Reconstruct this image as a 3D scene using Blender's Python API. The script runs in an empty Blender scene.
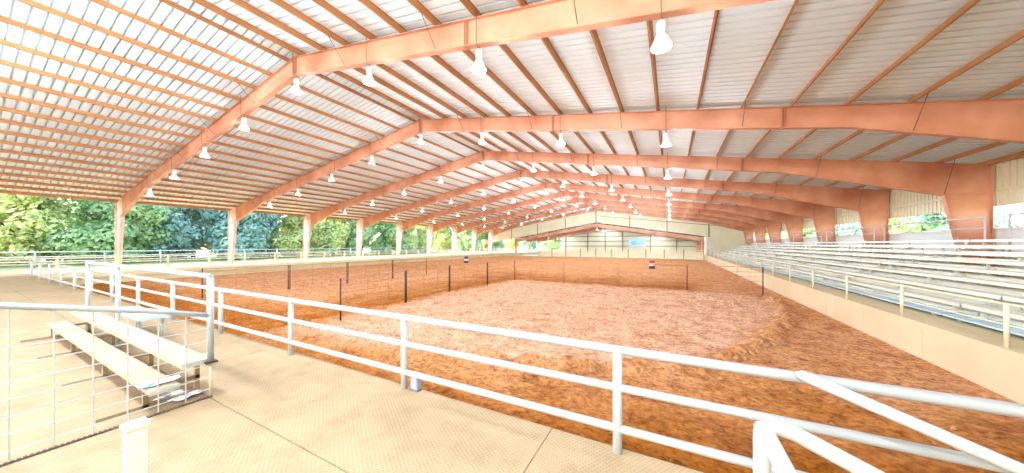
import bpy, math, random
from mathutils import Vector, noise
random.seed(7)
scn = bpy.context.scene
COL = scn.collection
PI = math.pi

# ------------------------------------------------------------------ materials
def new_mat(name):
    m = bpy.data.materials.new(name); m.use_nodes = True
    nt = m.node_tree
    return m, nt, nt.nodes['Principled BSDF']

def N(nt, kind, **kw):
    n = nt.nodes.new(kind)
    for k, v in kw.items():
        setattr(n, k, v)
    return n

def mottled(name, c1, c2, scale=3.0, rough=.6, metal=0.0, bump=0.0, bscale=40.0, detail=5, stops=(.35, .65)):
    """base colour wandering between c1 and c2, optional fine bump"""
    m, nt, b = new_mat(name)
    tc = N(nt, 'ShaderNodeTexCoord')
    nz = N(nt, 'ShaderNodeTexNoise'); nz.inputs['Scale'].default_value = scale; nz.inputs['Detail'].default_value = detail
    nt.links.new(tc.outputs['Object'], nz.inputs['Vector'])
    r = N(nt, 'ShaderNodeValToRGB')
    r.color_ramp.elements[0].position = stops[0]; r.color_ramp.elements[1].position = stops[1]
    r.color_ramp.elements[0].color = (*c1, 1); r.color_ramp.elements[1].color = (*c2, 1)
    nt.links.new(nz.outputs['Fac'], r.inputs['Fac'])
    nt.links.new(r.outputs['Color'], b.inputs['Base Color'])
    b.inputs['Roughness'].default_value = rough; b.inputs['Metallic'].default_value = metal
    if bump:
        n2 = N(nt, 'ShaderNodeTexNoise'); n2.inputs['Scale'].default_value = bscale; n2.inputs['Detail'].default_value = 4
        nt.links.new(tc.outputs['Object'], n2.inputs['Vector'])
        bp = N(nt, 'ShaderNodeBump'); bp.inputs['Strength'].default_value = bump; bp.inputs['Distance'].default_value = .02
        nt.links.new(n2.outputs['Fac'], bp.inputs['Height']); nt.links.new(bp.outputs['Normal'], b.inputs['Normal'])
    return m

M = {}
M['steel'] = mottled('red_oxide_primer', (.46, .155, .075), (.70, .33, .20), .45, .42)
M['lit_steel'] = mottled('light_washed_primer', (.62, .36, .29), (.72, .46, .38), .8, .55)  # frame primer paled: outside light on the left columns put into the colour
M['purlin'] = mottled('orange_primer', (.37, .145, .045), (.45, .185, .06), .8, .55)
M['rod'] = mottled('dark_rod', (.16, .08, .05), (.22, .11, .07), 4, .6)
M['roof'] = mottled('white_roof_sheet', (0.705, 0.773, 0.809), (0.763, 0.832, 0.860), .25, .6)
M['white'] = mottled('white_pipe_paint', (0.509, 0.515, 0.509), (0.533, 0.533, 0.527), 2, .3)
M['cream'] = mottled('cream_siding', (0.655, 0.562, 0.393), (0.711, 0.627, 0.450), .5, .55)
M['creamfence'] = mottled('cream_fence_paint', (0.586, 0.500, 0.328), (0.646, 0.569, 0.397), 1.0, .5)
M['alu'] = mottled('mill_aluminium', (0.680, 0.646, 0.561), (0.731, 0.705, 0.620), 1.2, .4, .3)
M['alu_dull'] = mottled('dull_aluminium', (0.506, 0.490, 0.440), (0.604, 0.588, 0.539), 1.2, .5, .3)
M['galv'] = mottled('galvanised_steel', (.40, .45, .47), (.50, .54, .55), 6, .4, .35)
M['panel'] = mottled('brown_pen_steel', (.045, .02, .015), (.08, .035, .02), 4, .6)
M['panelrail'] = mottled('rusty_pen_rail', (.34, .15, .075), (.44, .21, .11), 4, .6)
M['wallconc'] = mottled('painted_concrete', (0.561, 0.400, 0.246), (0.613, 0.459, 0.297), .7, .75, bump=.15, bscale=25)
M['parapet'] = mottled('white_parapet', (0.714, 0.722, 0.731), (0.765, 0.765, 0.765), .7, .6)
M['box'] = mottled('grey_box_paint', (.30, .31, .40), (.36, .37, .46), 3, .45)
M['boxdark'] = mottled('dark_grey_cover', (.10, .10, .13), (.15, .15, .18), 3, .45)
M['alu_skytint'] = mottled('sky_tinted_plank', (.40, .52, .60), (.50, .62, .68), 1, .4)  # blue sky reflection painted into the lowest aluminium plank
M['bluebench'] = mottled('pale_blue_paint', (.38, .60, .70), (.48, .68, .76), 2, .45)
M['red'] = mottled('red_plastic', (.62, .05, .04), (.70, .08, .06), 2, .5)
M['barrelwhite'] = mottled('white_plastic', (.84, .84, .86), (.9, .9, .9), 2, .5)
M['navy'] = mottled('navy_plastic', (.02, .03, .13), (.03, .05, .18), 2, .5)
M['bark'] = mottled('bark', (.10, .07, .045), (.17, .12, .08), 8, .9)
M['tan_roof'] = mottled('tan_roof', (.70, .42, .16), (.78, .50, .22), 1, .7)
M['house'] = mottled('house_wall', (.74, .62, .48), (.80, .68, .55), 1, .7)
M['glass'] = mottled('blue_window_glass', (.16, .28, .34), (.22, .36, .42), 1, .1)
M['orange'] = mottled('orange_sheet', (.80, .25, .08), (.86, .32, .12), 1, .6)
M['banner'] = mottled('pale_blue_banner', (0.434, 0.688, 0.791), (0.525, 0.736, 0.817), 1, .6)
M['ink'] = mottled('teal_ink', (0.015, 0.160, 0.252), (0.030, 0.210, 0.300), 2, .6)
M['paper'] = mottled('printed_paper', (.12, .20, .36), (.90, .92, .95), 9, .7, stops=(.42, .52), detail=3)
M['plank'] = mottled('tan_plank', (0.394, 0.306, 0.197), (0.449, 0.360, 0.245), 1.5, .5)
M['brace'] = mottled('brown_brace', (.30, .19, .10), (.38, .25, .14), 3, .6)
M['darkstrip'] = mottled('dark_rubber', (.09, .06, .04), (.16, .11, .08), 8, .8)
M['post_cream'] = mottled('cream_post_paint', (.80, .74, .60), (.85, .79, .66), 3, .5)

def emis(name, col, s):
    m, nt, b = new_mat(name)
    b.inputs['Base Color'].default_value = (*col, 1)
    b.inputs['Emission Color'].default_value = (*col, 1); b.inputs['Emission Strength'].default_value = s
    return m
M['bulb'] = emis('lamp_lens', (1.0, .98, .93), 9.0)
M['reflector'] = emis('lit_acrylic_reflector', (1.0, .96, .88), 1.1)
M['reflector_dim'] = emis('dim_acrylic_reflector', (.92, .90, .84), .15)
M['ballast'] = mottled('white_ballast', (.78, .76, .72), (.84, .82, .79), 3, .5)

# platform slab: broom/stamped dot texture, stains
def platform_mat():
    m, nt, b = new_mat('textured_tan_concrete')
    tc = N(nt, 'ShaderNodeTexCoord')
    n1 = N(nt, 'ShaderNodeTexNoise'); n1.inputs['Scale'].default_value = .45; n1.inputs['Detail'].default_value = 6
    nt.links.new(tc.outputs['Object'], n1.inputs['Vector'])
    r = N(nt, 'ShaderNodeValToRGB')
    r.color_ramp.elements[0].position = .3; r.color_ramp.elements[1].position = .7
    r.color_ramp.elements[0].color = (.335, .222, .118, 1); r.color_ramp.elements[1].color = (.40, .275, .155, 1)
    nt.links.new(n1.outputs['Fac'], r.inputs['Fac'])
    # little cast dimples on a 6 cm grid
    mp = N(nt, 'ShaderNodeMapping'); mp.inputs['Scale'].default_value = (26, 26, 26); mp.inputs['Rotation'].default_value = (0, 0, .55)
    nt.links.new(tc.outputs['Object'], mp.inputs['Vector'])
    vo = N(nt, 'ShaderNodeTexVoronoi'); vo.inputs['Scale'].default_value = 1.0; vo.inputs['Randomness'].default_value = .08
    nt.links.new(mp.outputs['Vector'], vo.inputs['Vector'])
    r2 = N(nt, 'ShaderNodeValToRGB')
    r2.color_ramp.elements[0].position = .18; r2.color_ramp.elements[1].position = .42
    r2.color_ramp.elements[0].color = (.80, .76, .72, 1); r2.color_ramp.elements[1].color = (1, 1, 1, 1)
    nt.links.new(vo.outputs['Distance'], r2.inputs['Fac'])
    mx = N(nt, 'ShaderNodeMix', data_type='RGBA', blend_type='MULTIPLY'); mx.inputs['Factor'].default_value = 1
    nt.links.new(r.outputs['Color'], mx.inputs['A']); nt.links.new(r2.outputs['Color'], mx.inputs['B'])
    # wear blotches
    n3 = N(nt, 'ShaderNodeTexNoise'); n3.inputs['Scale'].default_value = 2.2; n3.inputs['Detail'].default_value = 8; n3.inputs['Roughness'].default_value = .7
    nt.links.new(tc.outputs['Object'], n3.inputs['Vector'])
    r3 = N(nt, 'ShaderNodeValToRGB')
    r3.color_ramp.elements[0].position = .36; r3.color_ramp.elements[1].position = .55
    r3.color_ramp.elements[0].color = (.84, .79, .74, 1); r3.color_ramp.elements[1].color = (1, 1, 1, 1)
    nt.links.new(n3.outputs['Fac'], r3.inputs['Fac'])
    mx2 = N(nt, 'ShaderNodeMix', data_type='RGBA', blend_type='MULTIPLY'); mx2.inputs['Factor'].default_value = 1
    nt.links.new(mx.outputs['Result'], mx2.inputs['A']); nt.links.new(r3.outputs['Color'], mx2.inputs['B'])
    nt.links.new(mx2.outputs['Result'], b.inputs['Base Color'])
    bp = N(nt, 'ShaderNodeBump'); bp.inputs['Strength'].default_value = .35; bp.inputs['Distance'].default_value = .006
    nt.links.new(vo.outputs['Distance'], bp.inputs['Height']); nt.links.new(bp.outputs['Normal'], b.inputs['Normal'])
    b.inputs['Roughness'].default_value = .7
    return m
M['platform'] = platform_mat()
M['concourse'] = mottled('bare_concrete', (0.545, 0.423, 0.242), (0.624, 0.494, 0.302), .4, .8, bump=.1)

# arena dirt: deep orange track, paler pinkish tilled middle
PEN = [(-10.6, 5.0), (-10.9, 13.5), (-10.4, 20.3), (-2.9, 20.1), (3.9, 20.2), (4.3, 17.6), (3.7, 14.2), (2.6, 11.3), (1.4, 9.0), (.2, 7.4), (-3, 5.9), (-7, 5.0)]
def dirt_mat():
    m, nt, b = new_mat('arena_dirt')
    tc = N(nt, 'ShaderNodeTexCoord')
    at = N(nt, 'ShaderNodeAttribute', attribute_name='paleness')
    n1 = N(nt, 'ShaderNodeTexNoise'); n1.inputs['Scale'].default_value = .55; n1.inputs['Detail'].default_value = 7; n1.inputs['Roughness'].default_value = .65
    nt.links.new(tc.outputs['Object'], n1.inputs['Vector'])
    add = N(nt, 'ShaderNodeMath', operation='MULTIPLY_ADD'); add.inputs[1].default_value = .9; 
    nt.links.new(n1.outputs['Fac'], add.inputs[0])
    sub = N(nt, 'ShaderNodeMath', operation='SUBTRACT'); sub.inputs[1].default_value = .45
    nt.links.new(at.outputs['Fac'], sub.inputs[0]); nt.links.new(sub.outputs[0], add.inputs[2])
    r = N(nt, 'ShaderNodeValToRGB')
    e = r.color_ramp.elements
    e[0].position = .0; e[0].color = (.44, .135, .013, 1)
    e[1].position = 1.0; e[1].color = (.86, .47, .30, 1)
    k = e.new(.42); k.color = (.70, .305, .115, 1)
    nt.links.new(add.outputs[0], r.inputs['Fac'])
    # clods: darker crumbs
    n2 = N(nt, 'ShaderNodeTexNoise'); n2.inputs['Scale'].default_value = 11; n2.inputs['Detail'].default_value = 8; n2.inputs['Roughness'].default_value = .7
    mp = N(nt, 'ShaderNodeMapping'); mp.inputs['Scale'].default_value = (.9, 1.15, 1)
    nt.links.new(tc.outputs['Object'], mp.inputs['Vector']); nt.links.new(mp.outputs['Vector'], n2.inputs['Vector'])
    r2 = N(nt, 'ShaderNodeValToRGB')
    r2.color_ramp.elements[0].position = .36; r2.color_ramp.elements[1].position = .56
    r2.color_ramp.elements[0].color = (.34, .25, .20, 1); r2.color_ramp.elements[1].color = (1, 1, 1, 1)
    nt.links.new(n2.outputs['Fac'], r2.inputs['Fac'])
    mx = N(nt, 'ShaderNodeMix', data_type='RGBA', blend_type='MULTIPLY'); mx.inputs['Factor'].default_value = .85
    nt.links.new(r.outputs['Color'], mx.inputs['A']); nt.links.new(r2.outputs['Color'], mx.inputs['B'])
    n4 = N(nt, 'ShaderNodeTexNoise'); n4.inputs['Scale'].default_value = 2.6; n4.inputs['Detail'].default_value = 5; n4.inputs['Roughness'].default_value = .65
    nt.links.new(mp.outputs['Vector'], n4.inputs['Vector'])
    r4 = N(nt, 'ShaderNodeValToRGB')
    r4.color_ramp.elements[0].position = .38; r4.color_ramp.elements[1].position = .54
    r4.color_ramp.elements[0].color = (.62, .52, .46, 1); r4.color_ramp.elements[1].color = (1.0, 1.0, 1.0, 1)
    nt.links.new(n4.outputs['Fac'], r4.inputs['Fac'])
    mx4 = N(nt, 'ShaderNodeMix', data_type='RGBA', blend_type='MULTIPLY'); mx4.inputs['Factor'].default_value = .8
    nt.links.new(mx.outputs['Result'], mx4.inputs['A']); nt.links.new(r4.outputs['Color'], mx4.inputs['B'])
    nt.links.new(mx4.outputs['Result'], b.inputs['Base Color'])
    bp = N(nt, 'ShaderNodeBump'); bp.inputs['Strength'].default_value = 1.0; bp.inputs['Distance'].default_value = .08
    nt.links.new(n2.outputs['Fac'], bp.inputs['Height']); nt.links.new(bp.outputs['Normal'], b.inputs['Normal'])
    b.inputs['Roughness'].default_value = .95; b.inputs['Specular IOR Level'].default_value = .1
    return m
M['dirt'] = dirt_mat()
M['clod'] = mottled('clod_dirt', (.30, .12, .04), (.48, .23, .11), 5, .95)
M['lawn'] = mottled('dry_lawn', (.30, .36, .13), (.48, .48, .22), .12, .9)

def leaf_mat(name, c1, c2, c3):
    m, nt, b = new_mat(name)
    g = N(nt, 'ShaderNodeTexCoord')
    nz = N(nt, 'ShaderNodeTexNoise'); nz.inputs['Scale'].default_value = 2.0; nz.inputs['Detail'].default_value = 6; nz.inputs['Roughness'].default_value = .75
    nt.links.new(g.outputs['Object'], nz.inputs['Vector'])
    r = N(nt, 'ShaderNodeValToRGB'); e = r.color_ramp.elements
    e[0].position = .32; e[0].color = (*c1, 1); e[1].position = .68; e[1].color = (*c3, 1)
    k = e.new(.5); k.color = (*c2, 1)
    nt.links.new(nz.outputs['Fac'], r.inputs['Fac']); nt.links.new(r.outputs['Color'], b.inputs['Base Color'])
    b.inputs['Roughness'].default_value = .6
    tr = N(nt, 'ShaderNodeBsdfTranslucent'); nt.links.new(r.outputs['Color'], tr.inputs['Color'])
    mixs = N(nt, 'ShaderNodeMixShader'); mixs.inputs[0].default_value = .35
    nt.links.new(b.outputs[0], mixs.inputs[1]); nt.links.new(tr.outputs[0], mixs.inputs[2])
    nt.links.new(mixs.outputs[0], nt.nodes['Material Output'].inputs['Surface'])
    return m
LEAF = {
    'blue-green': leaf_mat('leaf_bluegreen', (.08, .24, .20), (.32, .54, .44), (.74, .84, .70)),
    'green': leaf_mat('leaf_green', (.10, .26, .08), (.40, .60, .26), (.78, .84, .52)),
    'yellow-green': leaf_mat('leaf_yellowgreen', (.26, .40, .10), (.70, .76, .30), (.92, .90, .56)),
    'golden': leaf_mat('leaf_golden', (.40, .28, .06), (.66, .50, .12), (.80, .68, .28)),
}

# ------------------------------------------------------------------ mesh building
class MB:
    def __init__(s): s.v = []; s.f = []; s.sm = []
    def face(s, idx, smooth=False): s.f.append(idx); s.sm.append(smooth)
    def box(s, x0, x1, y0, y1, z0, z1):
        i = len(s.v)
        s.v += [(x0, y0, z0), (x1, y0, z0), (x1, y1, z0), (x0, y1, z0), (x0, y0, z1), (x1, y0, z1), (x1, y1, z1), (x0, y1, z1)]
        for q in ((0, 3, 2, 1), (4, 5, 6, 7), (0, 1, 5, 4), (1, 2, 6, 5), (2, 3, 7, 6), (3, 0, 4, 7)): s.face(tuple(i + k for k in q))
        return s
    def prism(s, poly, axis, a, b):
        """poly: 2-D outline in the plane across AXIS ('y': (x,z), 'x': (y,z), 'z': (x,y)), extruded from a to b"""
        i = len(s.v); n = len(poly)
        for t in (a, b):
            for p in poly:
                s.v.append({'y': (p[0], t, p[1]), 'x': (t, p[0], p[1]), 'z': (p[0], p[1], t)}[axis])
        s.face(tuple(i + k for k in range(n))[::-1]); s.face(tuple(i + n + k for k in range(n)))
        for k in range(n): s.face((i + k, i + (k + 1) % n, i + n + (k + 1) % n, i + n + k))
        return s
    def tube(s, pts, r, seg=10, caps=True):
        pts = [Vector(p) for p in pts]
        rs = r if isinstance(r, (list, tuple)) else [r] * len(pts)
        i = len(s.v); up = None
        for k, p in enumerate(pts):
            if k == 0: t = pts[1] - p
            elif k == len(pts) - 1: t = p - pts[k - 1]
            else: t = (pts[k + 1] - p).normalized() + (p - pts[k - 1]).normalized()
            t.normalize()
            if up is None:
                up = Vector((0, 0, 1)) if abs(t.z) < .95 else Vector((1, 0, 0))
            a = t.cross(up).normalized(); b = a.cross(t).normalized(); up = b
            for q in range(seg):
                w = 2 * PI * q / seg
                s.v.append(tuple(p + (a * math.cos(w) + b * math.sin(w)) * rs[k]))
        for k in range(len(pts) - 1):
            for q in range(seg):
                s.face((i + k * seg + q, i + k * seg + (q + 1) % seg, i + (k + 1) * seg + (q + 1) % seg, i + (k + 1) * seg + q), seg > 5)
        if caps:
            s.face(tuple(i + q for q in range(seg))[::-1]); s.face(tuple(i + (len(pts) - 1) * seg + q for q in range(seg)))
        return s
    def lathe(s, prof, seg=20, c=(0, 0, 0), caps=True):
        i = len(s.v)
        for (r, z) in prof:
            for q in range(seg):
                w = 2 * PI * q / seg; s.v.append((c[0] + r * math.cos(w), c[1] + r * math.sin(w), c[2] + z))
        for k in range(len(prof) - 1):
            for q in range(seg):
                s.face((i + k * seg + q, i + k * seg + (q + 1) % seg, i + (k + 1) * seg + (q + 1) % seg, i + (k + 1) * seg + q), True)
        if caps:
            s.face(tuple(i + q for q in range(seg))[::-1]); s.face(tuple(i + (len(prof) - 1) * seg + q for q in range(seg)))
        return s
    def build(s, name, mat, parent=None, loc=(0, 0, 0)):
        me = bpy.data.meshes.new(name); me.from_pydata(s.v, [], s.f); me.validate()
        if len(me.polygons) == len(s.sm): me.polygons.foreach_set('use_smooth', s.sm)
        me.materials.append(mat)
        o = bpy.data.objects.new(name, me); COL.objects.link(o); o.location = loc
        if parent: o.parent = parent
        return o

def tag(o, label=None, cat=None, group=None, kind=None):
    if label: o['label'] = label
    if cat: o['category'] = cat
    if group: o['group'] = group
    if kind: o['kind'] = kind
    return o
def thing(name, label, cat, loc=(0, 0, 0), group=None, kind=None, rz=0):
    o = bpy.data.objects.new(name, None); COL.objects.link(o); o.location = loc; o.rotation_euler.z = rz
    o.empty_display_size = .3
    return tag(o, label, cat, group, kind)
KIDS = {}
def copy_tree(o, parent=None):
    c = o.copy(); COL.objects.link(c)
    if parent: c.parent = parent
    for ch in list(o.children): copy_tree(ch, c)
    return c
def struct(o): o['kind'] = 'structure'; return o
ORD = ['first', 'second', 'third', 'fourth', 'fifth', 'sixth', 'seventh', 'eighth', 'ninth', 'tenth', 'eleventh', 'twelfth', 'thirteenth',
       'fourteenth', 'fifteenth', 'sixteenth', 'seventeenth', 'eighteenth', 'nineteenth', 'twentieth', 'twenty-first', 'twenty-second']

# ------------------------------------------------------------------ camera
TH = .4814
cam = bpy.data.cameras.new('camera'); co = bpy.data.objects.new('camera', cam); COL.objects.link(co)
co.location = (0, 0, 2.1); co.rotation_euler = (PI / 2, 0, TH)
cam.sensor_fit = 'HORIZONTAL'; cam.sensor_width = 36; cam.lens = 304.19 / 1024 * 36
cam.shift_y = (244.46 - 236.5) / 1024
cam.clip_start = .05; cam.clip_end = 600
scn.camera = co

# ------------------------------------------------------------------ building constants
B = 7.62; Y0 = 7.566; NF = 9; XR = -14.8; S = .164; HW = 27.97
RIDGE_B, DEPTH = 9.61, .80
D_H, D_K = 20.4, 26.5                        # where the haunch starts, where the column's inner flange starts
YEND = Y0 + 8 * B + .25
def bot(d): return RIDGE_B - S * d if d < D_H else RIDGE_B - S * D_H + (4.47 - (RIDGE_B - S * D_H)) * (d - D_H) / (D_K - D_H)
def top(d): return RIDGE_B + DEPTH - S * d
DIRT = -.55

# ------------------------------------------------------------------ steel frames
def rafter_mb(sg):
    m = MB()
    # web
    ds = [0, D_H, D_K]
    poly = [(sg * d, bot(d)) for d in ds] + [(sg * d, top(d)) for d in (D_K, 0)]
    m.prism(poly if sg > 0 else poly[::-1], 'y', -.008, .008)
    # flanges, each a sloping plate
    def plate(d0, z0, d1, z1, t, w=.11):
        p = [(sg * d0, z0), (sg * d1, z1), (sg * d1, z1 + t), (sg * d0, z0 + t)]
        m.prism(p if sg > 0 else p[::-1], 'y', -w, w)
    plate(0, bot(0), D_H, bot(D_H), .018); plate(D_H, bot(D_H), D_K, bot(D_K), .018)
    plate(0, top(0) - .016, D_K, top(D_K) - .016, .016)
    return m
def column_mb(sg):
    m = MB(); zf = -.02; inner_f = 27.35
    poly = [(sg * D_K, bot(D_K)), (sg * inner_f, zf), (sg * HW, zf), (sg * HW, top(HW)), (sg * D_K, top(D_K))]
    m.prism(poly if sg > 0 else poly[::-1], 'y', -.008, .008)
    for (a, b, c, d) in ((D_K, bot(D_K), inner_f, zf), (HW - .02, top(HW) - .02, HW - .02, zf)):
        p = [(sg * a, b), (sg * c, d), (sg * (c + .02), d), (sg * (a + .02), b)]
        m.prism(p[::-1] if sg > 0 else p, 'y', -.13, .13)
    # knee stiffener and base plate
    p = [(sg * D_K, bot(D_K) + .02), (sg * HW, bot(D_K) - .06), (sg * HW, bot(D_K) - .04), (sg * D_K, bot(D_K) + .04)]
    m.prism(p if sg > 0 else p[::-1], 'y', -.12, .12)
    x0, x1 = sorted((sg * (inner_f - .06), sg * (HW + .03)))
    m.box(x0, x1, -.2, .2, zf - .01, zf + .02)
    return m
f0 = thing('steel_frame', 'salmon steel roof frame nearest the camera, its ridge at the upper left', 'roof frame', (XR, Y0, 0), 'salmon steel roof frames', 'thing')
for sg in (-1, 1):
    rafter_mb(sg).build('rafter', M['steel'], f0)
    column_mb(sg).build('column', M['lit_steel'] if sg < 0 else M['steel'], f0)
    # bolted splice plates across the web
    for d in (9.3, 18.6):
        m = MB(); z0, z1 = bot(d), top(d)
        for off in (-.035, .035):
            p = [(sg * (d + off - .008), z0 - .03), (sg * (d + off + .008), z0 - .03), (sg * (d + off + .008), z1), (sg * (d + off - .008), z1)]
            m.prism(p if sg > 0 else p[::-1], 'y', -.1, .1)
        m.build('splice_plate', M['steel'], f0)
    for i in (2, 5, 8, 11, 14, 17):
        d = .5 + 1.53 * i
        MB().tube([(sg * d, -.75, top(d) + .01), (sg * d, -.10, bot(d) + .06)], .014, 5).build('flange_brace', M['rod'], f0)
m = MB()
for off in (-.03, .03): m.prism([(off - .01, bot(0) - .06), (off + .01, bot(0) - .06), (off + .01, top(0) + .01), (off - .01, top(0) + .01)], 'y', -.12, .12)
m.build('ridge_plate', M['steel'], f0)
NEAR = ['nearest the camera', 'second from the camera', 'third from the camera', 'fourth from the camera', 'fifth from the camera', 'sixth from the camera', 'seventh from the camera', 'eighth from the camera', 'last before the far gable wall']
for k in range(1, NF):
    c = copy_tree(f0); c.location.y = Y0 + k * B
    c['label'] = 'salmon steel roof frame, ' + NEAR[k] + ', spanning the whole arena'
for k, lab in ((-1, 'salmon steel roof frame straight above the platform, over the camera'), (-2, 'salmon steel roof frame behind the platform, out of view')):
    c = copy_tree(f0); c.location.y = Y0 + k * B; c['label'] = lab

# ------------------------------------------------------------------ purlins
YA, YB = -24.0, Y0 + 8 * B + .1
def purlin_mb(sg, d):
    """Z section standing on the rafters, square to the slope"""
    a = math.atan(S)
    prof = [(-.065, 0), (.004, 0), (.004, .196), (.065, .196), (.065, .2), (-.004, .2), (-.004, .004), (-.065, .004)]
    prof = [(-.05, .0), (.006, .0), (.006, .19), (.05, .19), (.05, .2), (-.006, .2), (-.006, .01), (-.05, .01)]
    out = []
    for (u, w) in prof:
        x = u * math.cos(a) + w * math.sin(a); z = -u * math.sin(a) + w * math.cos(a)
        out.append((sg * x, z))
    m = MB(); m.prism(out if sg < 0 else out[::-1], 'y', YA, YB)
    return m
for sg, side in ((-1, 'left'), (1, 'right')):
    pm = None
    for i in range(18):
        d = .5 + 1.53 * i
        if pm is None:
            o = pm = purlin_mb(sg, d).build('roof_purlin', M['purlin'])
        else:
            o = pm.copy(); COL.objects.link(o)
        o.location = (XR + sg * d, 0, top(d))
        tag(o, 'orange steel purlin under the %s roof slope, %s below the ridge' % (side, ORD[i]), 'purlin', 'roof purlins', 'thing')
    e = MB(); d = HW - .06
    e.prism([(-.05, -.05), (.05, -.05), (.05, .0), (.02, .0), (.02, .15), (.05, .15), (.05, .18), (-.05, .18)], 'y', YA, YB)
    e = e.build('eave_strut', M['purlin']); e.location = (XR + sg * d, 0, top(d))
    tag(e, 'orange steel eave strut along the %s edge of the roof' % side, 'eave strut', kind='thing')

# ------------------------------------------------------------------ ribbed roof sheeting
def sheet(x_in, x_out, z_in, z_out, y0, y1, m, pitch=.305):
    """standing ribs seen from below as grooves; profile runs along Y, ribs run down the slope"""
    ys = []
    n = int((y1 - y0) / pitch)
    for k in range(n):
        y = y0 + k * pitch
        ys += [(y, 0), (y + pitch * .72, 0), (y + pitch * .74, .10), (y + pitch * .95, .10), (y + pitch * .97, 0)]
    ys.append((y1, 0))
    i = len(m.v)
    for (y, h) in ys:
        m.v.append((x_in, y, z_in + h)); m.v.append((x_out, y, z_out + h))
    for k in range(len(ys) - 1):
        m.face((i + 2 * k, i + 2 * k + 1, i + 2 * k + 3, i + 2 * k + 2))
    # outer skin so the roof has thickness
    j = len(m.v)
    m.v += [(x_in, y0, z_in + .13), (x_out, y0, z_out + .13), (x_in, y1, z_in + .13), (x_out, y1, z_out + .13)]
    m.face((j, j + 1, j + 3, j + 2))
m = MB()
zt = RIDGE_B + DEPTH + .21
for sg in (-1, 1):
    sheet(XR, XR + sg * (HW + .45), zt, zt - S * (HW + .45), YA, YEND, m)
struct(m.build('ceiling', M['roof']))

# ------------------------------------------------------------------ high bay lamps
def bay_lamp():
    t = thing('high_bay_lamp', 'x', 'ceiling lamp', (0, 0, 0), 'white high bay lamps', 'thing')
    m = MB().lathe([(.02, -.12), (.075, -.14), (.1, -.18), (.1, -.36), (.075, -.40), (.05, -.42)], 16); m.build('ballast_housing', M['ballast'], t)
    m = MB().tube([(0, 0, 0), (0, 0, -.05), (.03, 0, -.08), (0, 0, -.13)], .012, 6); m.build('hook', M['rod'], t)
    m = MB().lathe([(.07, -.41), (.10, -.45), (.14, -.52), (.175, -.60), (.21, -.68), (.22, -.71), (.21, -.71), (.165, -.60), (.13, -.52), (.09, -.45)], 20, caps=False); m.build('reflector', M['reflector'], t)
    m = MB().lathe([(.0, -.46), (.05, -.47), (.075, -.55), (.07, -.63), (.03, -.69), (.0, -.70)], 14, caps=False); m.build('bulb', M['bulb'], t)
    m = MB().tube([(0, -.14, 1.0), (0, -.14, .05), (0, -.05, -.12)], .011, 5); m.build('conduit', M['rod'], t)
    L = bpy.data.lights.new('lamp_light', 'POINT'); L.energy = LAMP_W; L.shadow_soft_size = .16; L.color = (.74, .90, 1.0)
    lo = bpy.data.objects.new('lamp_light', L); COL.objects.link(lo); lo.parent = t; lo.location = (0, 0, -.84)
    return t
LAMP_W = 330.0
lp = bay_lamp(); first = True
FR = {-2: 'hindmost', -1: 'overhead', 0: 'nearest', 1: 'second', 2: 'third', 3: 'fourth', 4: 'fifth', 5: 'sixth', 6: 'seventh', 7: 'eighth'}
PL = {3: 'the rightmost of its row', 2: 'second from the right end', 1: 'third from the right end', 0: 'right at the ridge',
      -1: 'first left of the ridge', -2: 'second left of the ridge', -3: 'third left of the ridge', -4: 'fourth left of the ridge'}
dim = lp.children[-1]
DIM = [c for c in lp.children if c.type == 'LIGHT'][0].data.copy(); DIM.energy = LAMP_W * .18
DIMNEAR = DIM.copy(); DIMNEAR.energy = LAMP_W * .35
HOT = DIM.copy(); HOT.energy = LAMP_W * 1.35
FAR = DIM.copy(); FAR.energy = LAMP_W * .55
for k in range(-2, NF - 1):
    for i in range(-4, 4):
        t = lp if first else copy_tree(lp); first = False
        d = abs(4.87 * i)
        t.location = (XR + 4.87 * i, Y0 + k * B, bot(d))
        t['label'] = 'white high bay lamp hanging under the %s roof frame, %s' % (FR[k], PL[i])
        for c in t.children:
            if c.type == 'LIGHT' and (k < 0 or k > 2): c.data = HOT if k < 0 else FAR
        if i < -1:                                # the rows by the open left side burn low
            for c in t.children:
                if c.type == 'LIGHT': c.data = DIM if k >= 0 else DIMNEAR
                elif c.name.startswith(('reflector', 'bulb')):
                    c.material_slots[0].link = 'OBJECT'; c.material_slots[0].material = M['reflector_dim']
for k, yy in enumerate((YEND + 1.2, 76.6, 80.4)):
    for q, (x, lab) in enumerate(((-26.5, 'on its left side'), (XR, 'at its ridge'), (-3.4, 'on its right side'))):
        t = copy_tree(lp); t.location = (x, yy, 7.05 - S * abs(x - XR) - 1.0)
        t['label'] = 'white lamp under the lower far roof, %s, %s' % (('at the front', 'in the middle', 'by the end wall')[k], lab)
        t['group'] = 'lamps of the lower roof'
        for c in t.children:
            if c.type == 'LIGHT': c.data = FAR

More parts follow.
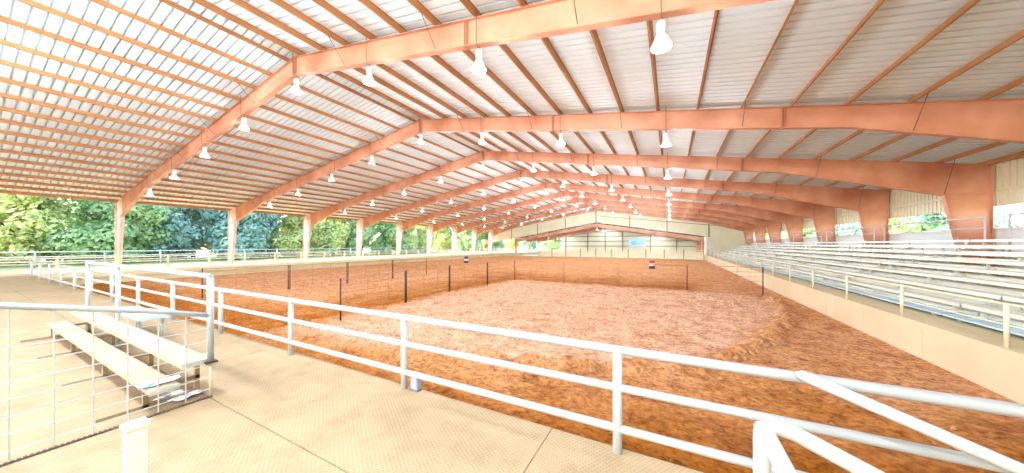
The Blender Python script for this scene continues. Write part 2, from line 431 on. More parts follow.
# ------------------------------------------------------------------ ground: platform, concourse, dirt
m = MB()
EDGE = 3.30
PX = .52
def slab(x0, x1, y0, y1, z1=0.0, z0=-.8): m.box(x0, x1, y0, y1, z0, z1)
g = .006
xs = [-46, -37.2, -31.2, -25.2, -19.2, -13.2, -7.2, -1.2, PX]
for a, b in zip(xs[:-1], xs[1:]):
    slab(a + g, b - g, 1.78 + g, EDGE); slab(a + g, b - g, -4.2 + g, 1.78 - g); slab(a + g, b - g, -12, -4.2 - g)
    m.box(a, b, -12, EDGE - .01, -.8, -.012)
struct(m.build('floor', M['platform']))
m = MB()
for k in range(4): m.box(PX + .42 * k, PX + .42 * (k + 1), 2.30, EDGE, -.8, -.138 * (k + 1))
struct(m.build('stair_treads', M['platform']))
struct(MB().box(PX + .01, 5.14, -12, 2.29, -.8, DIRT).box(PX + 1.69, 5.14, 2.29, EDGE, -.8, DIRT).build('floor_apron', M['concourse']))
# left concourse and its kerb
m = MB(); m.box(-46, -34.5, EDGE + .01, 92, -.8, 0); m.box(-34.5, -34.36, EDGE + .01, 62, -.14, .0)
struct(m.build('floor_concourse', M['concourse']))

def in_poly(x, y, P):
    c = False; j = len(P) - 1
    for i in range(len(P)):
        if (P[i][1] > y) != (P[j][1] > y) and x < (P[j][0] - P[i][0]) * (y - P[i][1]) / (P[j][1] - P[i][1]) + P[i][0]: c = not c
        j = i
    return c
def d_poly(x, y, P):
    best = 1e9
    for i in range(len(P)):
        ax, ay = P[i]; bx, by = P[(i + 1) % len(P)]
        vx, vy = bx - ax, by - ay
        t = max(0, min(1, ((x - ax) * vx + (y - ay) * vy) / (vx * vx + vy * vy)))
        best = min(best, math.hypot(x - ax - t * vx, y - ay - t * vy))
    return best
xsd = []; x = -34.5
while x < 5.15:
    xsd.append(x); x += .11 if -12 < x < 5 else .25
xsd.append(5.15)
ysd = []; y = EDGE
while y < 63:
    ysd.append(y); y += max(.05, .0095 * y)
ysd.append(63)
vs, paleness = [], []
for y in ysd:
    for x in xsd:
        sd = d_poly(x, y, PEN) * (1 if in_poly(x, y, PEN) else -1)
        p = Vector((x, y, 0))
        h = .03 * noise.noise(p * 1.1) + .05 * noise.noise(Vector((x * 2.2, y * 3.4, 3))) + .045 * noise.noise(Vector((x * 4.5, y * 7, 9)))
        if y > 30: h *= .6
        # windrow left by the drag along the pen's rounded right side
        if y < 18.5 and x > -6:
            h += .22 * math.exp(-(sd / .22) ** 2) * (.7 + .9 * noise.noise(p * 2.7))
        # drag furrows in the tilled middle
        if sd > 0: h += .016 * math.sin((math.hypot(x + 4, y - 12)) * 9) * (.5 + noise.noise(p * .4))
        # two curved tyre marks
        for rr in (1.25, 1.6):
            q = math.hypot(x - .9, y - 16.6)
            if x > 1.2 and y > 15.8: h += .12 * math.exp(-((q - rr) / .12) ** 2)
        if x > 5.0 or y < EDGE + .05: h = 0
        vs.append((x, y, DIRT + h))
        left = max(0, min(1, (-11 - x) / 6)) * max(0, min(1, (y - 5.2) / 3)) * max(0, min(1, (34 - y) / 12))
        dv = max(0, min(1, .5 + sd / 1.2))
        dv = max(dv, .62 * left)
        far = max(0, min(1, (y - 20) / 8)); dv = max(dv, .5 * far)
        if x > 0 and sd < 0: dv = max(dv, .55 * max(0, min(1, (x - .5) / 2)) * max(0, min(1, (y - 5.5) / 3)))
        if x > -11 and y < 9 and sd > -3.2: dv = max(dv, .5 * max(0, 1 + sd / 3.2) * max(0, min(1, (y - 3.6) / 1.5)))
        paleness.append(dv)
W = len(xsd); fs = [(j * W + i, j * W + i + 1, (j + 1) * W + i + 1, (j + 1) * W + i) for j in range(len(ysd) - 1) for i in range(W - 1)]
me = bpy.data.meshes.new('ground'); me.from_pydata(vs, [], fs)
at = me.attributes.new('paleness', 'FLOAT', 'POINT'); at.data.foreach_set('value', paleness)
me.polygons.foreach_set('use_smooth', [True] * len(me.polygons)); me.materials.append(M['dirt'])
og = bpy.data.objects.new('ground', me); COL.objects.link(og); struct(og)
# loose clods lying along the windrow and over the dirt
random.seed(5); m = MB()
def clod(x, y, r):
    i = len(m.v); z = DIRT + .01 + r * .3
    rings = [(.0, -1), (.8, -.5), (1.0, .1), (.6, .75), (0, 1)]
    for (q, h) in rings[1:4]:
        for k in range(6):
            a = k * PI / 3 + h; rr = r * q * random.uniform(.7, 1.3)
            m.v.append((x + rr * math.cos(a), y + rr * math.sin(a), z + h * r * random.uniform(.6, 1.0)))
    m.v.append((x, y, z + r * random.uniform(.7, 1.1)))
    for t in range(2):
        for k in range(6): m.face((i + t * 6 + k, i + t * 6 + (k + 1) % 6, i + t * 6 + 6 + (k + 1) % 6, i + t * 6 + 6 + k))
    for k in range(6): m.face((i + 12 + k, i + 12 + (k + 1) % 6, i + 18))
for a, b in zip(PEN[4:10], PEN[5:11]):
    for q in range(44):
        t = random.random(); s_ = random.gauss(0, .16); x = a[0] + (b[0] - a[0]) * t + s_; y = a[1] + (b[1] - a[1]) * t + random.gauss(0, .2)
        if x < 5: clod(x, y, random.uniform(.03, .09))
for q in range(500):
    y = 3.6 + 19 * random.random() ** 1.6; x = random.uniform(-16, 4.9)
    clod(x, y, random.uniform(.012, .032))
o = m.build('dirt_clods', M['clod']); tag(o, 'loose clods of orange dirt scattered over the arena ground', 'dirt clods', kind='stuff')
# field outside
struct(MB().box(-160, -46, -40, 160, -.9, -.12).build('lawn', M['lawn']))
struct(MB().box(13.6, 90, -40, 160, -.9, -.12).build('lawn', M['lawn']))
struct(MB().box(-46, 13.6, 92, 160, -.9, -.14).build('lawn', M['lawn']))

# ------------------------------------------------------------------ right arena wall, walkway, outer wall
m = MB(); XW = 5.15
y = EDGE
for k in range(25):
    m.box(XW, XW + .2, y + .008, y + 2.44 - .008, -.8, .28); y += 2.44
m.box(XW + .02, XW + .2, EDGE, y, -.8, .27)
struct(m.build('wall_right', M['wallconc']))
struct(MB().box(XW + .2, 13.4, -4, 63, -.8, .24).build('floor_walkway', M['concourse']))
m = MB(); m.box(13.25, 13.45, -4, YEND, -.8, 2.85)
struct(m.build('trim_parapet', M['parapet']))
m = MB()
# siding above the open screen band, vertical ribs
XO = 13.3
n = int((YEND + 4) / .3)
for k in range(n):
    y = -4 + k * .3
    m.box(XO, XO + .03, y, y + .3, 3.86, 5.85); m.box(XO - .03, XO, y, y + .06, 3.86, 5.85)
m.box(XO - .06, XO - .002, -4, YEND, 4.55, 4.66)
struct(m.build('wall_outer', M['cream']))

# ------------------------------------------------------------------ gable wall over the lower roof, lower extension
LZ = 7.05                                    # lower ridge height
def lz(d): return LZ - S * d
m = MB(); yg = YEND
P = [(XR - 27.4, top(27.4)), (XR - 27.4, max(lz(27.4), 2.4) ), (XR, LZ - .02), (XR + 27.4, lz(27.4)), (XR + 27.4, top(27.4)), (XR, top(0) + .19)]
for a, b in ((-27.4, -21.2), (-21.2, -14.1), (-14.1, -7.05), (-7.05, 0), (0, 7.05), (7.05, 14.1), (14.1, 21.2), (21.2, 27.4)):
    a2, b2 = a + .03, b - .03
    m.prism([(XR + a2, lz(abs(a2))), (XR + b2, lz(abs(b2))), (XR + b2, top(abs(b2)) + .15), (XR + a2, top(abs(a2)) + .15)], 'y', yg, yg + .06)
m.prism([(5.95, -.6), (13.2, -.6), (13.2, lz(28)), (5.95, lz(20.75))], 'y', yg, yg + .06)
struct(m.build('wall_gable', M['cream']))
m = MB()
for d in (-21.2, -14.1, -7.05, 0, 7.05, 14.1, 21.2): m.box(XR + d - .06, XR + d + .06, yg - .12, yg - .01, lz(abs(d)) - .05, top(abs(d)) - .9 if abs(d) > 1 else top(0) - .9)
m.prism([(XR + 1, LZ + 1.25), (XR + 26, LZ + 1.25 - S * 19), (XR + 26, LZ + 1.33 - S * 19), (XR + 1, LZ + 1.33)], 'y', yg - .10, yg - .02)
struct(m.build('trim_gable', M['rod']))
LW = 20.6; YL0, YL1 = yg + .25, 84.0
lf = None
for k, yy in enumerate((YL0 + .5, 76.6, YL1 - .4)):
    if lf is None:
        lf = thing('steel_frame', 'red steel frame at the front of the lower roof beyond the gable', 'roof frame', (XR, yy, 0), 'frames of the lower roof', 'thing')
        for sg in (-1, 1):
            mm = MB(); poly = [(0, LZ - 1.0), (sg * LW, lz(LW) - 1.0), (sg * LW, lz(LW) - .22), (0, LZ - .22)]
            mm.prism(poly if sg > 0 else poly[::-1], 'y', -.01, .01)
            for z in (-1.0, -.24):
                p = [(0, LZ + z), (sg * LW, lz(LW) + z), (sg * LW, lz(LW) + z + .02), (0, LZ + z + .02)]
                mm.prism(p if sg > 0 else p[::-1], 'y', -.11, .11)
            mm.build('rafter', M['steel'], lf)
            x0, x1 = sorted((sg * (LW - .5), sg * LW))
            MB().box(x0, x1, -.11, .11, -.3, lz(LW) - .3).build('column', M['steel'], lf)
    else:
        c = copy_tree(lf); c.location.y = yy
        c['label'] = ('red steel frame halfway under the lower far roof', 'red steel frame against the far cream wall')[k - 1]
m = MB()
for sg in (-1, 1): sheet(XR, XR + sg * (LW + .4), LZ, LZ - S * (LW + .4), YL0, YL1, m)
struct(m.build('ceiling_low', M['roof']))
for sg, side in ((-1, 'left'), (1, 'right')):
    pm = None
    for i in range(13):
        d = .5 + 1.53 * i
        if pm is None:
            mm = MB(); mm.prism([(-.06, 0), (.06, 0), (.06, .01), (.006, .01), (.006, .2), (-.006, .2), (-.006, .01), (-.06, .01)], 'y', YL0, YL1)
            o = pm = mm.build('roof_purlin', M['purlin'])
        else:
            o = pm.copy(); COL.objects.link(o)
        o.location = (XR + sg * d, 0, lz(d) - .22)
        tag(o, 'orange purlin under the %s slope of the lower far roof, %s below its ridge' % (side, ORD[i]), 'purlin', 'purlins of the lower roof', 'thing')
# end wall, cream ribbed, girts and posts on the inside
m = MB(); xl, xr_ = -27.2, 6.0
for k in range(int((xr_ - xl) / .3)):
    x = xl + .3 * k; zt_ = lz(abs(x + .15 - XR)) + .1
    m.box(x, x + .3, YL1, YL1 + .05, -.6, zt_); m.box(x, x + .05, YL1 - .025, YL1, -.6, zt_)
struct(m.build('wall_back', M['cream']))
m = MB()
for z in (1.6, 2.9, 4.2, 5.4):
    dm = (LZ - .35 - z) / S
    m.box(max(xl, XR - dm), min(xr_, XR + dm), YL1 - .16, YL1 - .03, z, z + .14)
for x in (-26.5, -20.3, -15.6, -11.2, -4.6, 1.2): m.box(x - .09, x + .09, YL1 - .2, YL1 - .03, -.5, lz(abs(x - XR)) - .3)
struct(m.build('trim_girts', M['rod']))
# banner on the end wall
bn = thing('wall_banner', 'pale blue banner with teal scrawl on the far cream wall', 'banner', (-7.7, YL1 - .22, 1.6))
MB().box(-2.05, 2.05, -.03, .0, 0, 2.0).build('sheet', M['banner'], bn)
MB().tube([(-1.25, -.045, .9), (-1.0, -.045, 1.25), (-.5, -.045, 1.35), (-.3, -.045, 1.0), (-.7, -.045, .75), (-1.15, -.045, .8), (-1.3, -.045, .55), (-.4, -.045, .6), (0, -.045, .95), (.3, -.045, .6), (.6, -.045, .95), (.9, -.045, .62), (1.4, -.045, .8)], .05, 6).build('scrawl', M['ink'], bn)

# ------------------------------------------------------------------ far barrier of cream panels
def gate(w):
    t = thing('arena_panel', 'x', 'fence panel', (0, 0, 0), 'cream panels across the far end', 'thing')
    mm = MB()
    for x in (0.04, w - .04): MB().box(x - .05, x + .05, -.05, .05, 0, 1.75).build('post', M['brace'], t)
    for (z0, z1) in ((.12, .52), (.58, .98), (1.04, 1.30)): MB().box(.09, w - .09, -.02, .02, z0, z1).build('board', M['creamfence'], t)
    MB().box(.0, w, -.045, .045, 1.52, 1.62).build('top_rail', M['creamfence'], t)
    return t
gp = gate(3.1)
for k in range(10):
    t = gp if k == 0 else copy_tree(gp)
    t.location = (-26.0 + 3.115 * k, 62.6, DIRT)
    t['label'] = 'cream boarded fence panel across the far arena end, %s from the left' % ORD[k]

# ------------------------------------------------------------------ platform pipe fence
PY = 3.225
pf = thing('pipe_fence', 'white three-rail pipe fence along the platform edge', 'fence', (-.48, PY, 0), rz=.006)
for z, nm in ((1.033, 'top_rail'), (.652, 'middle_rail'), (.24, 'bottom_rail')):
    MB().tube([(-33.9, 0, z), (5.5, 0, z)], .044 if z > 1 else .040, 14).build(nm, M['white'], pf)
pm = None
for k in range(13):
    x = -2.97 * k
    if pm is None:
        o = pm = MB().lathe([(.046, -.02), (.046, 1.03)], 14).build('post', M['white'], pf)
    else:
        o = pm.copy(); COL.objects.link(o); o.parent = pf
    o.location.x = x
o = pm.copy(); COL.objects.link(o); o.parent = pf; o.location = (2.97, 0, -.5); o.scale.z = 1.5
# stair rails at the right end
sr = thing('stair_handrail', 'white pipe handrails turning down the steps at the right end of the platform', 'handrail', (.49, 2.34, 0))
pts = [(.39, .835, 1.075), (.415, .80, 1.085), (.465, .775, 1.07), (2.2, .76, .42)]
MB().tube(pts, [.018, .036, .042, .042], 14).build('fence_side_rail', M['white'], sr)
MB().tube([(0, 0, -.0), (0, 0, .95), (.015, 0, .99), (.06, 0, 1.01), (.15, 0, .995), (1.75, 0, .33)], .044, 14).build('corner_post', M['white'], sr)
MB().tube([(0, 0, .985), (0, -.1, 1.005), (0, -3.6, 1.005)], .042, 14).build('return_rail', M['white'], sr)
MB().tube([(0, 0, .5), (0, -3.6, .5)], .036, 12).build('lower_rail', M['white'], sr)
MB().tube([(1.74, 0, -.55), (1.74, 0, .335)], .042, 12).build('end_post', M['white'], sr)
MB().tube([(2.2, .76, -.55), (2.2, .76, .42)], .042, 12).build('end_post', M['white'], sr)
MB().tube([(0, -3.6, 0), (0, -3.6, 1.005)], .042, 12).build('end_post', M['white'], sr)
# grey electrical box by the second post
jb = thing('outlet_box', 'small grey electrical box at the foot of a white fence post', 'electrical box', (-3.265, PY + .03, 0))
MB().box(-.065, .065, -.04, .04, -.0, .245).build('body', M['box'], jb)
MB().box(-.052, .052, -.05, -.04, .03, .22).build('cover', M['box'], jb)
MB().box(-.075, .075, -.055, .045, -.005, .02).build('base_plate', M['boxdark'], jb)

# ------------------------------------------------------------------ small bleacher at the left edge
XB = -5.65
bl = thing('end_bleacher', 'two-level aluminium bench bleacher with wire guard at the left edge', 'bleacher', (XB, 1.5, 0))
def B_(x0, x1, y0, y1, z0, z1): return MB().box(x0, x1, y0 - 1.5, y1 - 1.5, z0, z1)
def plank(y0, y1, z, nm, mat):
    mm = MB(); mm.box(-7.0, 0, y0 - 1.5, y1 - 1.5, z - .012, z)
    mm.box(-7.0, 0, y0 - 1.5, y0 - 1.488, z - .055, z - .01); mm.box(-7.0, 0, y1 - 1.512, y1 - 1.5, z - .055, z - .01)
    for q in range(1, 5):
        yy = y0 + (y1 - y0) * q / 5; mm.box(-7.0, 0, yy - 1.503, yy - 1.497, z - .03, z - .01)
    o = mm.build(nm, mat, bl)
    c = MB(); c.box(0, .012, y0 - 1.505, y1 - 1.495, z - .06, z + .003); c.build('end_cap', M['alu_dull'], o)
plank(1.52, 1.81, .53, 'seat_plank', M['plank'])
plank(1.24, 1.50, .30, 'foot_plank', M['plank'])
for x in (-.35, -2.3, -4.6, -6.7):
    mm = MB()
    mm.box(x - .025, x + .025, 1.74 - 1.5, 1.79 - 1.5, 0, .475); mm.box(x - .025, x + .025, 1.26 - 1.5, 1.31 - 1.5, 0, .245)
    mm.box(x - .025, x + .025, 1.26 - 1.5, 1.79 - 1.5, .20, .245); mm.box(x - .025, x + .025, 1.54 - 1.5, 1.79 - 1.5, .43, .475)
    mm.box(x - .025, x + .025, .9 - 1.5, 1.79 - 1.5, 0, .04)
    mm.build('support_frame', M['brace'], bl)
gr = MB(); gr.tube([(.03, .29, .49), (.03, .29, 1.64)], .038, 12).build('guard_post', M['galv'], bl)
MB().tube([(.03, .29, 0), (.03, .29, .49)], .016, 8).build('post_foot', M['creamfence'], bl)
MB().box(-.03, .09, .23, .35, .475, .50).build('post_bracket', M['panel'], bl)
MB().tube([(.03, .29, 1.66), (-7.0, .29, 1.66)], .036, 12).build('top_rail', M['galv'], bl)
for x in (-4.4, -7.0): MB().tube([(x, .29, 0), (x, .29, 1.66)], .036, 10).build('guard_post', M['galv'], bl)
MB().tube([(.03, .27, 1.13), (.03, -.3, 1.30), (.03, -1.35, 1.56), (.03, -1.45, 1.52), (.03, -1.45, 0)], .032, 12).build('side_rail', M['galv'], bl)
wm = MB()
yy = .05
while yy > -1.4:
    wm.tube([(.03, yy, .03), (.03, yy, 1.13 + (.27 - yy) * .27)], .007, 5); yy -= .24
z = .12
while z < 1.15:
    wm.tube([(.037, -1.44, z), (.037, .28, z)], .006, 5); z += .165
wm.build('wire_mesh', M['alu_dull'], bl)
st = MB()
yy = -1.45
while yy < .3:
    st.box(.015, .05, yy, yy + .022, 0, .022); yy += .034
st.box(.02, .045, -1.45, .3, 0, .012)
st.build('base_strip', M['darkstrip'], bl)
# printed papers on the floor under the bench
def sheet_paper(w, d, seed):
    random.seed(seed); nx, ny = 9, 7; v = []; f = []
    for j in range(ny):
        for i in range(nx):
            x = w * (i / (nx - 1) - .5); y = d * (j / (ny - 1) - .5)
            v.append((x, y, .008 + .035 * abs(noise.noise(Vector((x * 7 + seed, y * 9, seed)))) + .03 * (i / (nx - 1)) ** 3))
    for j in range(ny - 1):
        for i in range(nx - 1): f.append((j * nx + i, j * nx + i + 1, (j + 1) * nx + i + 1, (j + 1) * nx + i))
    return v, f
def paper(loc, w, d, rz, seed, label):
    v, f = sheet_paper(w, d, seed)
    me = bpy.data.meshes.new('newspaper'); me.from_pydata(v, [], f); me.materials.append(M['paper'])
    me.polygons.foreach_set('use_smooth', [True] * len(f))
    o = bpy.data.objects.new('newspaper', me); COL.objects.link(o); o.location = loc; o.rotation_euler.z = rz
    md = o.modifiers.new('s', 'SOLIDIFY'); md.thickness = .004; md.offset = 0
    return tag(o, label, 'newspaper', 'loose printed papers')
paper((-5.98, 1.60, .004), .46, .30, .35, 3, 'crumpled blue and white paper on the floor under the left bleacher')
paper((-5.85, 1.37, .305), .36, .16, 1.45, 5, 'printed paper lying on the lower plank of the left bleacher')
# pale blue bench behind it
bb = thing('blue_bench', 'pale blue flat bench behind the left bleacher rail', 'bench', (-10.9, 2.25, 0))
MB().box(-1.2, 1.0, -.22, .22, .48, .53).build('seat', M['bluebench'], bb)
for x in (-1.0, .8):
    for y in (-.17, .17): MB().box(x - .025, x + .025, y - .025, y + .025, 0, .48).build('leg', M['galv'], bb)
# cream post nearest, left
cp = thing('square_post', 'short cream square post in the lower left corner', 'post', (-3.495, .70, 0))
MB().box(-.05, .05, -.05, .05, .01, .76).build('shaft', M['post_cream'], cp)
MB().box(-.06, .06, -.06, .06, .76, .79).build('cap', M['post_cream'], cp)
MB().box(-.08, .08, -.08, .08, 0, .012).build('base_plate', M['darkstrip'], cp)

# ------------------------------------------------------------------ corral panels
def corral(w, pm='panel'):
    t = thing('corral_panel', 'x', 'corral panel', (0, 0, 0), 'dark pipe corral panels', 'thing')
    for x in (.03, w - .03): MB().tube([(x, 0, 0), (x, 0, 1.47)], .026, 8).build('upright', M[pm], t)
    for z in (.25, .48, .71, .94, 1.19, 1.44): MB().tube([(.03, 0, z), (w - .03, 0, z)], .010 if z < 1.4 else .016, 6).build('rail', M['panelrail'], t)
    for q in (.36, .68): MB().tube([(w * q, 0, .25), (w * q, 0, 1.44)], .010, 6).build('brace', M['panelrail'], t)
    return t
LINES = [('left', 'from the camera', [(-21.0, 2.5 + 1.1), (-20.5, 6.2), (-19.7, 9.7), (-19.4, 13.1), (-19.2, 16.7), (-19.0, 20.2)]),
         ('middle', 'from the camera', [(-10.2, 6.6), (-10.65, 10.0), (-11.0, 13.5), (-10.7, 17.0), (-10.4, 20.35)]),
         ('crosswise', 'from the left', [(-10.38, 20.4), (-6.5, 20.1), (-2.9, 20.0), (.8, 20.3), (4.3, 20.1)])]
for line, frm, P in LINES:
    for k in range(len(P) - 1):
        if line == 'left' and k == 0: continue
        (ax, ay), (bx, by) = P[k], P[k + 1]
        w = math.hypot(bx - ax, by - ay) - .02
        t = corral(w, 'panelrail' if line == 'crosswise' and k < 3 else 'panel'); t.location = (ax, ay, DIRT); t.rotation_euler.z = math.atan2(by - ay, bx - ax)
        t['label'] = '%s pipe corral panel in the %s line on the dirt, %s %s' % ('rusty' if line == 'crosswise' else 'dark', line, ORD[k - (line == 'left')], frm)

# ------------------------------------------------------------------ barrels
def barrel(loc, top_m, label):
    t = thing('barrel', label, 'barrel', loc, 'painted racing barrels')
    MB().lathe([(.27, 0), (.29, .02), (.29, .27), (.30, .285), (.29, .30)], 24).build('lower_band', M['navy'], t)
    MB().lathe([(.29, .30), (.29, .57), (.30, .585), (.29, .60)], 24).build('middle_band', M['barrelwhite'], t)
    MB().lathe([(.29, .60), (.29, .85), (.30, .865), (.285, .88), (.26, .87), (.0, .865)], 24).build('upper_band', top_m, t)
barrel((-1.84, 36.7, DIRT), M['red'], 'red, white and blue barrel on the open dirt right of centre')
barrel((-26.2, 35.9, DIRT), M['navy'], 'dark blue and white barrel near the left arena edge')

# ------------------------------------------------------------------ aluminium bleachers on the right
ROWS = 8; R_Y = 7.6
def bleacher():
    t = thing('bleacher_section', 'x', 'bleacher', (0, 0, 0), 'aluminium bleacher sections along the right wall')
    x0 = 6.35; run = .62; rise = .235
    for r in range(ROWS):
        x = x0 + r * run; z = .40 + r * rise
        mm = MB(); mm.box(x, x + .28, .02, R_Y - .02, z + .20, z + .245); mm.box(x, x + .01, .02, R_Y - .02, z + .15, z + .2)
        mm.build('seat_plank', M['alu'], t)
        mm = MB(); mm.box(x + .30, x + run - .02, .02, R_Y - .02, z + .0, z + .035)
        mm.box(x + .285, x + .30, .02, R_Y - .02, z - .14, z + .03)
        mm.build('foot_plank', M['alu'], t)
    mm = MB(); mm.box(x0 - .30, x0 + .28, .02, R_Y - .02, .315, .35); mm.build('foot_plank', M['alu_skytint'], t)
    for y in (.4, R_Y / 2, R_Y - .4):
        mm = MB(); xt = x0 + ROWS * run; zt_ = .40 + ROWS * rise
        mm.prism([(x0 - .25, .26), (x0 - .25, .31), (xt, zt_ - .18), (xt, zt_ - .26)], 'y', y - .03, y + .03)
        for q in range(5):
            xx = x0 - .2 + q * (ROWS * run + .15) / 4
            zz = .26 + (xx - x0 + .25) * (zt_ - .24 - .26) / (xt - x0 + .25)
            mm.box(xx - .03, xx + .03, y - .03, y + .03, .24, max(zz, .26))
            for r in range(2):
                pass
        for r in range(ROWS):
            x = x0 + r * run; z = .40 + r * rise
            mm.box(x + .1, x + .16, y - .025, y + .025, z - .22, z + .2)
        mm.build('support_frame', M['alu_dull'], t)
    return t, x0 + ROWS * run, .40 + ROWS * rise
bs, XT, ZT = bleacher()
mm = MB()
for y in (.5, R_Y - .5): mm.tube([(XT + .05, y, .24), (XT + .05, y, ZT + .95)], .03, 8)
mm.tube([(XT + .05, .5, ZT + .95), (XT + .05, R_Y - .5, ZT + .95)], .03, 8)
mm.tube([(XT + .05, .5, ZT + .5), (XT + .05, R_Y - .5, ZT + .5)], .02, 8)
mm.build('rear_rail', M['white'], bs)
for k in range(7):
    t = bs if k == 0 else copy_tree(bs)
    t.location.y = 4.2 + k * B
    t['label'] = 'aluminium bleacher section above the right arena wall, %s from the camera' % ORD[k]
# end rail of the bleachers
er = thing('bleacher_end_rail', 'cream sloping guard rail at the far end of the bleachers', 'guard rail', (0, 4.2 + 7 * B + .1, 0))
for dz, nm in ((1.05, 'top_rail'), (.6, 'middle_rail')):
    MB().tube([(5.7, 0, .36 + dz), (6.35, 0, .40 + dz), (XT, 0, ZT + dz - .2)], .035, 8).build(nm, M['creamfence'], er)
for q in range(6):
    x = 5.75 + q * (XT - 5.85) / 5; z = .4 + max(0, (x - 6.35)) * .235 / .62
    MB().tube([(x, 0, .24), (x, 0, z + 1.0)], .032, 8).build('post', M['creamfence'], er)
# white looped stair rails near the far end of the bleachers
lr = thing('looped_handrail', 'white looped stair handrails at the far end of the right walkway', 'handrail', (5.55, 60.2, .24))
for y in (0, 1.2):
    MB().tube([(0, y, 0), (0, y, 1.3), (.12, y, 1.55), (.35, y, 1.6), (.55, y, 1.45), (.62, y, 1.1), (.62, y, 0)], .06, 8).build('loop', M['white'], lr)
# rail on the right arena wall
wr = thing('wall_rail', 'white pipe rail with thin posts on top of the right arena wall', 'guard rail', (XW + .1, 0, .28))
MB().tube([(0, 4.4, .77), (0, 62, .77)], .018, 8).build('top_rail', M['creamfence'], wr)
MB().tube([(0, 4.4, .40), (0, 62, .40)], .012, 8).build('middle_rail', M['creamfence'], wr)
pm = None; y = 6.05
while y < 62:
    if pm is None: o = pm = MB().tube([(0, 0, 0), (0, 0, .79)], .033, 8).build('post', M['creamfence'], wr)
    else: o = pm.copy(); COL.objects.link(o); o.parent = wr
    o.location.y = y; y += 2.75

# ------------------------------------------------------------------ fences on the left
cf = thing('concourse_fence', 'cream rail fence between the left columns', 'fence', (-41.0, 0, 0))
for z, w in ((1.05, .05), (.66, .045), (.28, .045)):
    MB().box(-.03, .03, -16, 92, z - w, z + w).build('rail', M['creamfence'], cf)
pm = None
for k in range(38):
    if pm is None: o = pm = MB().box(-.055, .055, -.055, .055, 0, 1.15).build('post', M['creamfence'], cf)
    else: o = pm.copy(); COL.objects.link(o); o.parent = cf
    o.location.y = -15.5 + 2.85 * k
ff = thing('field_fence', 'grey pipe fence in the field in front of the trees', 'fence', (-52, 0, -.12))
for z in (1.5, 1.05, .6): MB().tube([(0, -16, z), (0, 100, z)], .05, 6).build('rail', M['galv'], ff)
pm = None
for k in range(30):
    if pm is None: o = pm = MB().tube([(0, 0, 0), (0, 0, 1.6)], .07, 8).build('post', M['galv'], ff)
    else: o = pm.copy(); COL.objects.link(o); o.parent = ff
    o.location.y = -15 + 3.9 * k

# ------------------------------------------------------------------ house and orange structure outside
hs = thing('house', 'small tan-roofed house beyond the fifth gap between the left columns', 'house', (-72, 70, -.12))
MB().box(-3.5, 3.5, -4, 4, 0, 3.0).build('wall', M['house'], hs)
MB().prism([(-4.6, 2.8), (4.6, 2.8), (0, 5.4)], 'x', -4.0, 4.0).build('roof', M['tan_roof'], hs)
for y in (-2.2, 1.8): w_ = MB().box(3.5, 3.54, y - .7, y + .7, 1.0, 2.2).build('window', M['glass'], hs)
od = thing('orange_canopy', 'orange canopy sheet on two posts outside the left columns', 'canopy', (-45.6, 72.6, 0))
MB().prism([(-2.2, 2.2), (2.2, 2.0), (2.2, 3.2), (1.8, 3.3), (-2.2, 3.4)], 'x', -.5, .5).build('sheet', M['orange'], od)
for y in (-2.0, 2.0): MB().tube([(0, y, 0), (0, y, 2.2)], .12, 8).build('post', M['orange'], od)

# ------------------------------------------------------------------ trees
def crown_mesh(seed, n, H, R, leaf):
    rnd = random.Random(seed); v = []; f = []
    blobs = []
    for b in range(30):
        a = rnd.uniform(0, 2 * PI); z = rnd.uniform(.07, .95); rr = R * (1.0 if z < .6 else 1.6 * (1.05 - z)) * rnd.uniform(.15, .85)
        blobs.append((rr * math.cos(a), rr * math.sin(a), H * z, R * rnd.uniform(.28, .5)))
    for i in range(n):
        bx, by, bz, br = rnd.choice(blobs)
        d = Vector((rnd.gauss(0, 1), rnd.gauss(0, 1), rnd.gauss(0, .8))).normalized() * br * (rnd.random() ** .35)
        c = Vector((bx, by, bz)) + d
        nrm = (d.normalized() + Vector((rnd.uniform(-1, 1), rnd.uniform(-1, 1), rnd.uniform(-.4, 1.2))) * .8).normalized()
        t = nrm.cross(Vector((rnd.uniform(-1, 1), rnd.uniform(-1, 1), rnd.uniform(-1, 1)))).normalized(); w = nrm.cross(t)
        s = leaf * rnd.uniform(.6, 1.3); k = len(v)
        v += [tuple(c - t * s), tuple(c + w * s * .5), tuple(c + t * s), tuple(c - w * s * .5)]
        f.append((k, k + 1, k + 2, k + 3))
    me = bpy.data.meshes.new('crown'); me.from_pydata(v, [], f); me.materials.append(LEAF['green'])
    return me
def trunk_mb(seed, H):
    rnd = random.Random(seed); m = MB()
    m.tube([(0, 0, -.1), (.1, .05, H * .25), (.0, .1, H * .55), (.1, 0, H * .85)], [.26, .2, .13, .04], 8)
    for k in range(6):
        a = rnd.uniform(0, 2 * PI); z = H * rnd.uniform(.18, .6); L = H * rnd.uniform(.2, .32)
        m.tube([(.03, .05, z), (math.cos(a) * L * .5, math.sin(a) * L * .5, z + L * .45), (math.cos(a) * L, math.sin(a) * L, z + L * .8)], [.1, .06, .02], 6)
    return m
VAR = []
for s_, (H, R) in enumerate(((12.5, 4.2), (14.5, 4.6), (11, 4.6), (15.5, 4.0))):
    cm = crown_mesh(40 + s_, 11000, H, R, .36)
    tmesh = trunk_mb(80 + s_, H).build('trunk', M['bark']); tm = tmesh.data; bpy.data.objects.remove(tmesh)
    VAR.append((cm, tm))
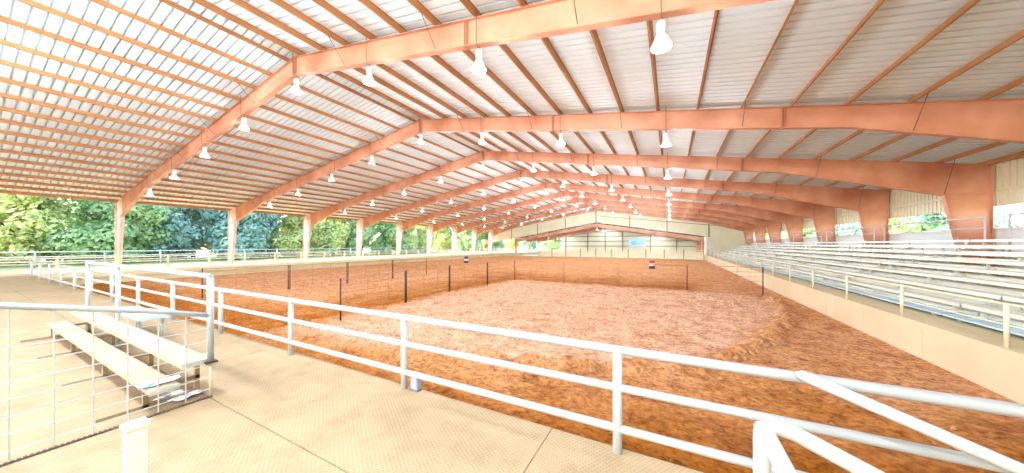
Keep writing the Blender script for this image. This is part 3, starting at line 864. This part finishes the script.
def tree(x, y, colour, var, sc, where, rz):
    t = thing('tree', '%s leafy tree %s' % (colour, where), 'tree', (x, y, -.12), 'trees beyond the field fence', rz=rz)
    t.scale = (sc, sc, sc)
    c = bpy.data.objects.new('crown', VAR[var][0]); COL.objects.link(c); c.parent = t
    c.material_slots[0].link = 'OBJECT'; c.material_slots[0].material = LEAF[colour]
    k = bpy.data.objects.new('trunk', VAR[var][1]); COL.objects.link(k); k.parent = t
random.seed(21)
FRONT = [(-9, 'green'), (-2.5, 'blue-green'), (4.5, 'yellow-green'), (10.5, 'green'), (16.0, 'blue-green'), (21.5, 'blue-green'), (26.5, 'blue-green'),
         (31.5, 'yellow-green'), (37.5, 'yellow-green'), (43.5, 'green'), (49.0, 'green'), (55.5, 'yellow-green'), (62.0, 'yellow-green'), (82, 'green'), (90, 'yellow-green'), (98, 'green')]
for i, (y, c) in enumerate(FRONT):
    tree(-58 - random.uniform(0, 4), y, c, (i * 3 + 1) % 4, random.uniform(.92, 1.04), 'in the front row beyond the field fence, %s from the left' % ORD[i], random.uniform(0, 6))
BACK = ['green', 'yellow-green', 'golden', 'green', 'golden', 'green', 'golden', 'yellow-green', 'yellow-green', 'green', 'yellow-green', 'yellow-green']
for i in range(12):
    y = -16 + 9.2 * i
    if i > 7: y += 26
    tree(-72 - random.uniform(0, 5), y, BACK[i], (i * 3) % 4, random.uniform(1.15, 1.3), 'in the back row behind the others, %s from the left' % ORD[i], random.uniform(0, 6))
for i in range(6):
    tree(-68 + 9 * i, 112 + random.uniform(-3, 3), ('green', 'yellow-green', 'blue-green')[i % 3], i % 4, .9, 'far beyond the end of the concourse, %s from the left' % ORD[i], random.uniform(0, 6))
for i in range(10):
    tree(33 + random.uniform(-2, 3), 46 + 10.5 * i, ('green', 'blue-green', 'green')[i % 3], i % 4, .85, 'outside the right wall, glimpsed above the white parapet, %s from the camera' % ORD[i], random.uniform(0, 6))

# ------------------------------------------------------------------ light
sun = bpy.data.lights.new('sun', 'SUN'); so = bpy.data.objects.new('sun', sun); COL.objects.link(so)
sun.energy = 4.2; sun.angle = .01; sun.color = (1, .93, .80)
el, az = math.radians(37), math.radians(-122)           # azimuth of where the sun stands, from +X, anticlockwise
dirv = Vector((math.cos(el) * math.cos(az), math.cos(el) * math.sin(az), math.sin(el)))
so.rotation_euler = dirv.to_track_quat('Z', 'Y').to_euler()
w = bpy.data.worlds.new('sky'); scn.world = w; w.use_nodes = True
nt = w.node_tree; bg = nt.nodes['Background']
sky = nt.nodes.new('ShaderNodeTexSky'); sky.sky_type = 'NISHITA'; sky.sun_disc = False
sky.sun_elevation = el; sky.sun_rotation = PI / 2 - az; sky.air_density = 1.0; sky.dust_density = 2.0
nt.links.new(sky.outputs[0], bg.inputs['Color']); bg.inputs['Strength'].default_value = .30

scn.view_settings.view_transform = 'Standard'; scn.view_settings.look = 'None'
scn.view_settings.exposure = 1.76; scn.view_settings.gamma = 1.0; scn.view_settings.use_curve_mapping = False
scn.cycles.use_denoising = True; scn.cycles.max_bounces = 6; scn.cycles.diffuse_bounces = 4
scn.cycles.sample_clamp_indirect = 8
